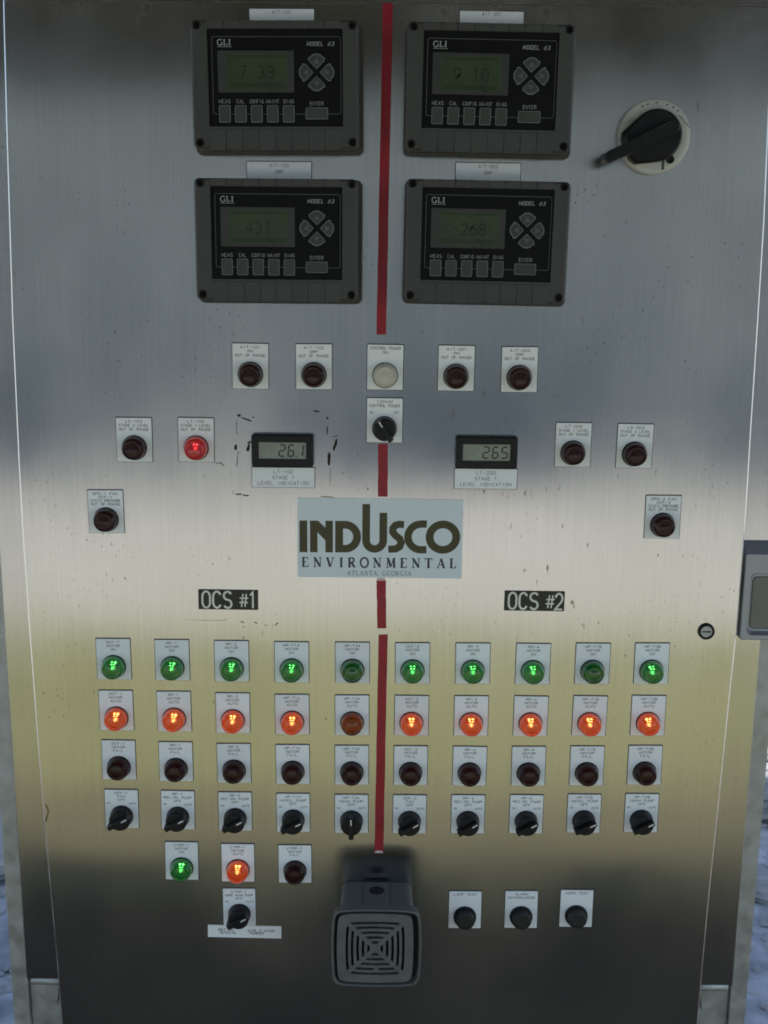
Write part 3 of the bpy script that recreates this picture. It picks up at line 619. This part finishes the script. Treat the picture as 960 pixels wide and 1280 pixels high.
# ---------------------------------------------------------------- red tape
def tape(p0, p1, p2, p3, label, torn=()):
    t = thing('tape_strip', label, 'tape', (p0[0] + p1[0]) / 2, p3[1], 'red tape strips down the middle of the door')
    ox, oz = (p0[0] + p1[0]) / 2, p3[1]; n = 14; b = MB(); v = []; f = []
    for i in range(n + 1):
        k = i / n; wob = random.uniform(-.25, .25)
        for a, c in ((p0, p2), (p1, p3)):
            v.append((a[0] + (c[0] - a[0]) * k + wob - ox, -.22, a[1] + (c[1] - a[1]) * k - oz + (random.uniform(-.6, .6) if i in (0, n) else 0)))
    for i in range(n): f.append((2 * i + 2, 2 * i + 3, 2 * i + 1, 2 * i))
    part('strip', b.add(v, f), 'red_tape', t)
    for e in torn:
        (a, c) = (p0, p1) if e == 't' else (p2, p3); s = 1 if e == 't' else -1
        part('torn_end', MB().poly([(a[0] - ox + .5, a[1] - oz - 1.2), (c[0] - ox - .4, c[1] - oz - 1.0), (c[0] - ox - 1, c[1] - oz + 1.6), (a[0] - ox + 4, a[1] - oz + 2.6), (a[0] - ox + 1, a[1] - oz + 1.4)], .24, .3), 'tape_torn', t)
tape((-6.7, 1847.5), (4.6, 1847.5), (-10.9, 1482.1), (.5, 1482.1), 'longest red tape strip, running down between the four analyzers')
tape((-8.0, 1352.2), (4.0, 1352.2), (-7.6, 1287.0), (4.2, 1287.0), 'short red tape strip between rotary switch and company sign')
tape((-8.7, 1182.0), (3.1, 1182.0), (-6.8, 1119.7), (4.4, 1119.7), 'short red tape strip just below the company sign', ('t',))
tape((-5.3, 1111.4), (6.1, 1111.4), (-8.2, 814.6), (3.4, 814.6), 'red tape strip between the lamp columns, ending above the horn', ('b',))

# ---------------------------------------------------------------- smears left on the steel
A_ = [(2.3, [(-177.3, 1385.0), (-172.9, 1384.1)]), (1.6, [(-172.3, 1381.8), (-165.9, 1379.8), (-159.9, 1377.4)]), (1.0, [(-159.5, 1382.6), (-155.9, 1382.3)]), (0.5, [(-177.9, 1378.9), (-178.1, 1370.8), (-177.8, 1361.1)]), (2.9, [(-179.3, 1349.0), (-180.5, 1342.5)]), (2.3, [(-165.4, 1351.2), (-160.9, 1352.9)]), (2.6, [(-163.2, 1349.9), (-165.6, 1341.0)]), (0.6, [(-177.8, 1339.2), (-174.9, 1339.3)]), (0.8, [(-177.4, 1337.6), (-178.9, 1322.1)]), (1.9, [(-85.8, 1390.7), (-78.5, 1389.8)]), (1.6, [(-70.2, 1383.1), (-67.9, 1380.9)]), (1.0, [(-68.6, 1372.7), (-69.4, 1362.2)]), (0.8, [(-63.5, 1360.3), (-56.2, 1360.4)]), (2.6, [(-57.8, 1357.4), (-61.2, 1342.8)]), (2.9, [(-66.7, 1340.8), (-67.0, 1324.5)]), (1.6, [(-181.2, 1288.2), (-173.0, 1288.1)]), (1.3, [(-172.2, 1287.3), (-164.5, 1286.5)]), (0.5, [(-182.7, 1293.3), (-184.9, 1287.5)]), (0.5, [(-65.4, 1321.5), (-65.9, 1299.4)])]
C_ = [(0.35, [(-248.0, 1128.1), (-198.2, 1127.6), (-193.8, 1130.2)]), (1.2, [(-177.6, 1126.9), (-172.7, 1124.6)]), (1.2, [(-175.2, 1119.4), (-172.7, 1119.6)]), (1.0, [(-160.2, 1126.3), (-156.5, 1124.1)]), (0.7, [(-148.4, 1122.2), (-143.6, 1122.0)]), (1.2, [(-134.7, 1121.7), (-130.6, 1125.7)]),
      (0.8, [(-78.3, 1286.6), (-68.4, 1286.0), (-61, 1285.2)]), (1.5, [(-434.1, 878.4), (-430.6, 867.5), (-435.5, 852.1)]), (1.3, [(388.8, 756.7), (401.9, 756.5)]), (1.0, [(-205, 1325), (-199, 1327), (-194, 1323)])]
def smear(lst, m, name, label):
    b = MB()
    for j, (wd, p) in enumerate(lst):
        q = []
        for i in range(len(p) - 1):
            for k in range(4): q.append((p[i][0] + (p[i + 1][0] - p[i][0]) * k / 4 + random.uniform(-.25, .25), p[i][1] + (p[i + 1][1] - p[i][1]) * k / 4 + random.uniform(-.25, .25)))
        q.append(p[-1])
        # uneven ribbon: width wanders along it and pinches at both ends
        n = len(q); wd_ = wd; v = []
        for i in range(n):
            a = Vector(q[max(0, i - 1)]); c = Vector(q[min(n - 1, i + 1)]); d = (c - a).normalized(); nn = Vector((-d.y, d.x))
            k = (0.45 if i in (0, n - 1) else 1.0)
            for sg_ in (1, -1):
                p_ = Vector(q[i]) + nn * (sg_ * wd_ * .62 * k * random.uniform(.6, 1.35)); v.append((p_.x, -.12, p_.y))
        b.add(v, [(2 * i + 1, 2 * i + 3, 2 * i + 2, 2 * i) for i in range(n - 1)])
    o = part(name, b, m, None); o['kind'] = 'stuff'; o['label'] = label; o['category'] = 'stain'
smear(A_, 'residue', 'caulk_smears', 'black caulk smears left around the left digital meter')
smear(C_, 'residue_brown', 'scuff_marks', 'brown scuff marks on the steel door')

# ---------------------------------------------------------------- disconnect switch
t = thing('disconnect_switch', 'large black rotary disconnect handle on a cream disc, upper right', 'switch', 302, 1707)
d = part('disc', MB().lathe([(41, .2), (41, 9), (39.5, 10.5), (35, 10.8)], 48), 'disc_cream', t)
b = MB(); b.stroke([(26, 23), (39, 10)], .7, 10.9); b.stroke([(-37, 14), (-22, 18)], .5, 10.9)
for a in (118, 108, 92, 72, 60, 50): b.stroke([(36 * math.cos(R(a)), 36 * math.sin(R(a))), (36 * math.cos(R(a)) + 2.6, 36 * math.sin(R(a)) + .4)], 1.4, 10.9)
part('disc_marks', b, 'key_grey', d)
b = MB(); b.box(10.0, 12.6, 10.85, 11.2, -36, -26); part('stop_mark', b, 'key_grey', d)
b = MB(); b.lathe([(4.6, 10.8), (4.6, 13), (3.6, 13.4), (2.2, 13.0), (2.0, 11.5)], 18, 19, -25); part('padlock_eye', b, 'black_plastic', d)
th = R(205)  # direction the grip points
dirx, dirz = math.cos(th), math.sin(th); nx_, nz_ = -dirz, dirx
kp = []
for a in range(-112, 113, 8): kp.append((28.5 * math.cos(th + math.pi + R(a)), 28.5 * math.sin(th + math.pi + R(a))))
kp += [(dirx * 33 + nx_ * -19, dirz * 33 + nz_ * -19), (dirx * 37 + nx_ * -12, dirz * 37 + nz_ * -12), (dirx * 37 + nx_ * 12, dirz * 37 + nz_ * 12), (dirx * 33 + nx_ * 19, dirz * 33 + nz_ * 19)]
b = MB(); b.loops([[(x * k, h, z * k) for x, z in kp] for k, h in ((1, 10.9), (1, 22), (.97, 25), (.9, 27))], False, True, True); part('knob', b, 'black_plastic', t)
b = MB()
def grip(u, v): return (dirx * u + nx_ * v, dirz * u + nz_ * v)
gp = [grip(-20, -6), grip(-23, 0), grip(-20, 6), grip(20, 7), grip(52, 6.4), grip(66, 5.8), grip(67.5, 0), grip(66, -5.8), grip(52, -6.4), grip(20, -7)]
cxg, czg = grip(30, 0)
b.loops([[(cxg + (x - cxg) * k, h, czg + (z - czg) * k) for x, z in gp] for k, h in ((1.03, 26), (1.0, 40), (.985, 44), (.95, 45.5))], True, True); part('grip', b, 'black_plastic', t)
b = MB(); b.stroke([grip(-14, -6.6), grip(62, -6.0)], 1.2, 44.6); b.loops([[(grip(u, v)[0], h, grip(u, v)[1]) for u, v in ((-14, -6.9), (62, -6.3), (62, -5.3), (-14, -5.9))] for h in (43.4, 44.8)]); part('grip_ridge', b, 'key_grey', t)

# ---------------------------------------------------------------- alarm horn
hn = thing('alarm_horn', 'grey square alarm horn with slotted concentric grille at bottom centre', 'horn', -4.5, 728)
def bulge(hw, hh, k=.045, r=.16, n=24):
    """square with outward bowed sides and soft corners"""
    p = []
    for i in range(n * 4):
        a = 2 * math.pi * (i + .5) / (n * 4); e = 13.0
        c, s = math.cos(a), math.sin(a)
        rr_ = (abs(c) ** e + abs(s) ** e) ** (-1 / e)
        p.append((hw * c * rr_ * (1 + k * (1 - min(1, (s * rr_) ** 2)) - k / 2), hh * s * rr_ * (1 + k * (1 - min(1, (c * rr_) ** 2)) - k / 2)))
    return p
b = MB(); b.loops([[(x, h, z) for x, z in rrect(w_, hh_, 9, 4)] for w_, hh_, h in ((90, 88, .3), (91, 89, 4), (94, 91, 66))], False, True); part('body', b, 'horn_grey', hn)
b = MB(); b.box(-16, 15, 6, 64, 40, 46.8); bo = part('conduit_boss', b, 'horn_grey', hn)
n = 22; b = MB(); v = [(10 * math.cos(2 * math.pi * i / n) - .5, -(26 + 10 * math.sin(2 * math.pi * i / n)), 46.95) for i in range(n)]; b.add(v, [tuple(range(n))]); part('conduit_hole', b, 'horn_dark', bo)
b = MB(); b.loops([[(x, h, z) for x, z in bulge(w_, z_)] for w_, z_, h in ((50, 48, 64), (54, 51.5, 68), (55, 52.5, 82), (53.6, 51.1, 83), (52.4, 50, 82), (51.6, 49.2, 72))], True, True); part('flange', b, 'horn_grey', hn)
b = MB(); b.loops([[(x, h, z) for x, z in bulge(w_, z_)] for w_, z_, h in ((51.0, 48.8, 72.3), (51.0, 48.8, 72.6))], False, True); part('grille_backing', b, 'horn_dark', hn)
slots = [8.0, 14.8, 21.5, 28.2, 34.6]; hwid = 1.6; asp = 1.0
edges = [(0.0, slots[0] - hwid)] + [(slots[i] + hwid, slots[i + 1] - hwid) for i in range(4)] + [(slots[4] + hwid, 46.8)]
def gh(r): return 81.0
for i, (r0, r1) in enumerate(edges):
    b = MB()
    if i == 0: b.poly(bulge(r1, r1 * asp), 74, gh(0))
    else: b.ring(bulge(r1, r1 * asp), bulge(r0, r0 * asp), 74, gh(r0))
    o = part('grille_ring', b, 'horn_grey', hn)
    o.location = (-.0015, 0, -.0005)
for k in range(4):
    a = R(45 + 90 * k); c, s = math.cos(a), math.sin(a); wd = 2.7
    pts = [(c * u - s * v, s * u + c * v) for u, v in ((6, -wd), (52, -wd), (52, wd), (6, wd))]
    b = MB(); b.poly(pts, 74.2, 81.12); o = part('grille_rib', b, 'horn_grey', hn); o.location = (-.0015, 0, -.0005)
b = MB(); b.poly([(-4, -30.6), (0, -25.6), (4, -30.6)][::-1], 74.4, 81.5); part('grille_notch', b, 'horn_grey', hn)

# ---------------------------------------------------------------- small box beside the door
t = thing('latch_box', 'small grey steel box with recessed front beside the right door edge', 'box', 512, 1170)
fr = MB(); o = [rrect(130 - 2 * i, 124 - 2 * i, 3, 4) for i in (0, 0, 1)]
o[1] = [(px, pz - (13 if pz > 0 else 0)) for px, pz in o[1]]; o[2] = [(px, pz - (13 if pz > 0 else 0)) for px, pz in o[2]]
fr.loops([[(px, h, pz) for px, pz in lp] for lp, h in zip(o, (-20.5, -3, -2))] + [[(px, -2, pz - 16) for px, pz in rrect(116, 80, 7, 4)], [(px, -11, pz - 16) for px, pz in rrect(110, 74, 9, 4)]], True, True); part('housing', fr, 'box_grey', t)
part('recessed_panel', MB().rr(104, 68, 6, [(0, -10.9), (0, -10), (1, -9.4)], cz=-16), 'box_panel', t)

# ---------------------------------------------------------------- stones and rubble on the floor behind
def stone(x, y, sx, sy, sz, label, rz=0.0):
    b = MB(); nu, nv = 12, 7; rings = []
    ph = [random.uniform(0, 6.28) for _ in range(6)]
    v = []; f = []
    for j in range(nv + 1):
        phi = math.pi * (j / nv - .5)
        for i in range(nu):
            a = 2 * math.pi * i / nu
            k = 1 + .16 * math.sin(3 * a + ph[0]) * math.cos(2 * phi + ph[1]) + .12 * math.sin(2 * a + ph[2] + 3 * phi) + random.uniform(-.06, .06)
            v.append((sx * 1000 * math.cos(phi) ** .6 * math.cos(a) * k, sy * 1000 * math.cos(phi) ** .6 * math.sin(a) * k, sz * 1000 * (.85 + math.sin(phi) * k * .9)))
    for j in range(nv):
        for i in range(nu): f.append((j * nu + i, j * nu + (i + 1) % nu, (j + 1) * nu + (i + 1) % nu, (j + 1) * nu + i))
    b.add(v, f); me = b.mesh('rubble_stone', 'stone'); o = bpy.data.objects.new('rubble_stone', me); COL.objects.link(o)
    o.location = (x, y, .004); o.rotation_euler.z = rz; tag(o, label, 'stone', 'broken stones on the floor behind')
stone(1.02, 1.28, .10, .08, .035, 'flat broken stone on the floor beside the right leg')
stone(1.12, 1.05, .07, .06, .03, 'small stone nearest the right leg of the cabinet')
stone(1.16, 1.75, .20, .12, .07, 'largest stone slab on the floor behind the right leg')
stone(1.22, 2.15, .14, .10, .06, 'pale stone farthest back behind the right leg')
stone(-1.05, 1.35, .13, .10, .06, 'broad pale stone on the floor behind the left leg')
stone(-1.2, 1.85, .16, .10, .09, 'upright stone farther back behind the left leg')

stone(1.32, 1.62, .10, .07, .05, 'small stone to the right of the largest slab')
stone(0.99, 1.02, .05, .04, .02, 'smallest stone chip near the right leg foot')
stone(-0.98, 1.02, .06, .05, .025, 'small stone chip nearest the left leg')

mb = MB()
for k in range(260):
    sd_ = random.choice((-1, 1)); y_ = random.uniform(.75, 2.6); x_ = sd_ * (.345 * (y_ + 1.343) + random.uniform(-.06, .14)); r_ = random.uniform(6, 24)
    hh = r_ * random.uniform(.4, .9); a0 = random.uniform(0, 6.28); n = 6; v = []
    for lv, zz in ((1.0, 6.0), (.9, 6 + hh * .5), (.45, 6 + hh)):
        for i in range(n):
            a = a0 + 6.283 * i / n; q = r_ * lv * random.uniform(.75, 1.25); v.append((x_ * 1000 + q * math.cos(a), y_ * 1000 + q * math.sin(a), zz))
    mb.add(v, [(l * n + i, l * n + (i + 1) % n, (l + 1) * n + (i + 1) % n, (l + 1) * n + i) for l in (0, 1) for i in range(n)] + [tuple(2 * n + i for i in range(n))])
o = obj('stone_chips', mb.mesh('stone_chips', 'stone')); o['kind'] = 'stuff'; o['label'] = 'small grey stone chips strewn over the floor behind'; o['category'] = 'gravel'

# ---------------------------------------------------------------- added canopy and wall, unseen except mirrored in the steel
cn = thing('added_canopy', 'dark sheet canopy added out of view over the cabinet, mirrored in the steel top', 'roof', 0, 0)
b = MB(); b.box(-1800, 1800, -650, 2400, 2330, 2360); part('roof_deck', b, 'added_roof_sheet', cn)  # unseen roof added to shade the cabinet and darken the mirrored top
b = MB(); b.box(-1800, 1800, 2401, 2450, 2125, 2380); part('fascia', b, 'added_roof_sheet', cn)
for x in (-1740, 1740):
    for h in (-590, 2340):
        b = MB(); b.box(x - 45, x + 45, h - 45, h + 45, 0, 2330); part('post', b, 'galvanized', cn)
bw = thing('added_wall', 'long grey blue wall added out of view facing the cabinet, mirrored in the steel', 'building', 0, 0, y=-8900)
b = MB(); b.box(-6500, 6500, 0, 4000, 0, 3700); part('wall', b, 'added_wall_grey', bw)  # unseen wall added for the grey band in the steel
b = MB(); b.box(-6600, 6600, -120, 4100, 3702, 3800); part('roof', b, 'added_roof_sheet', bw)
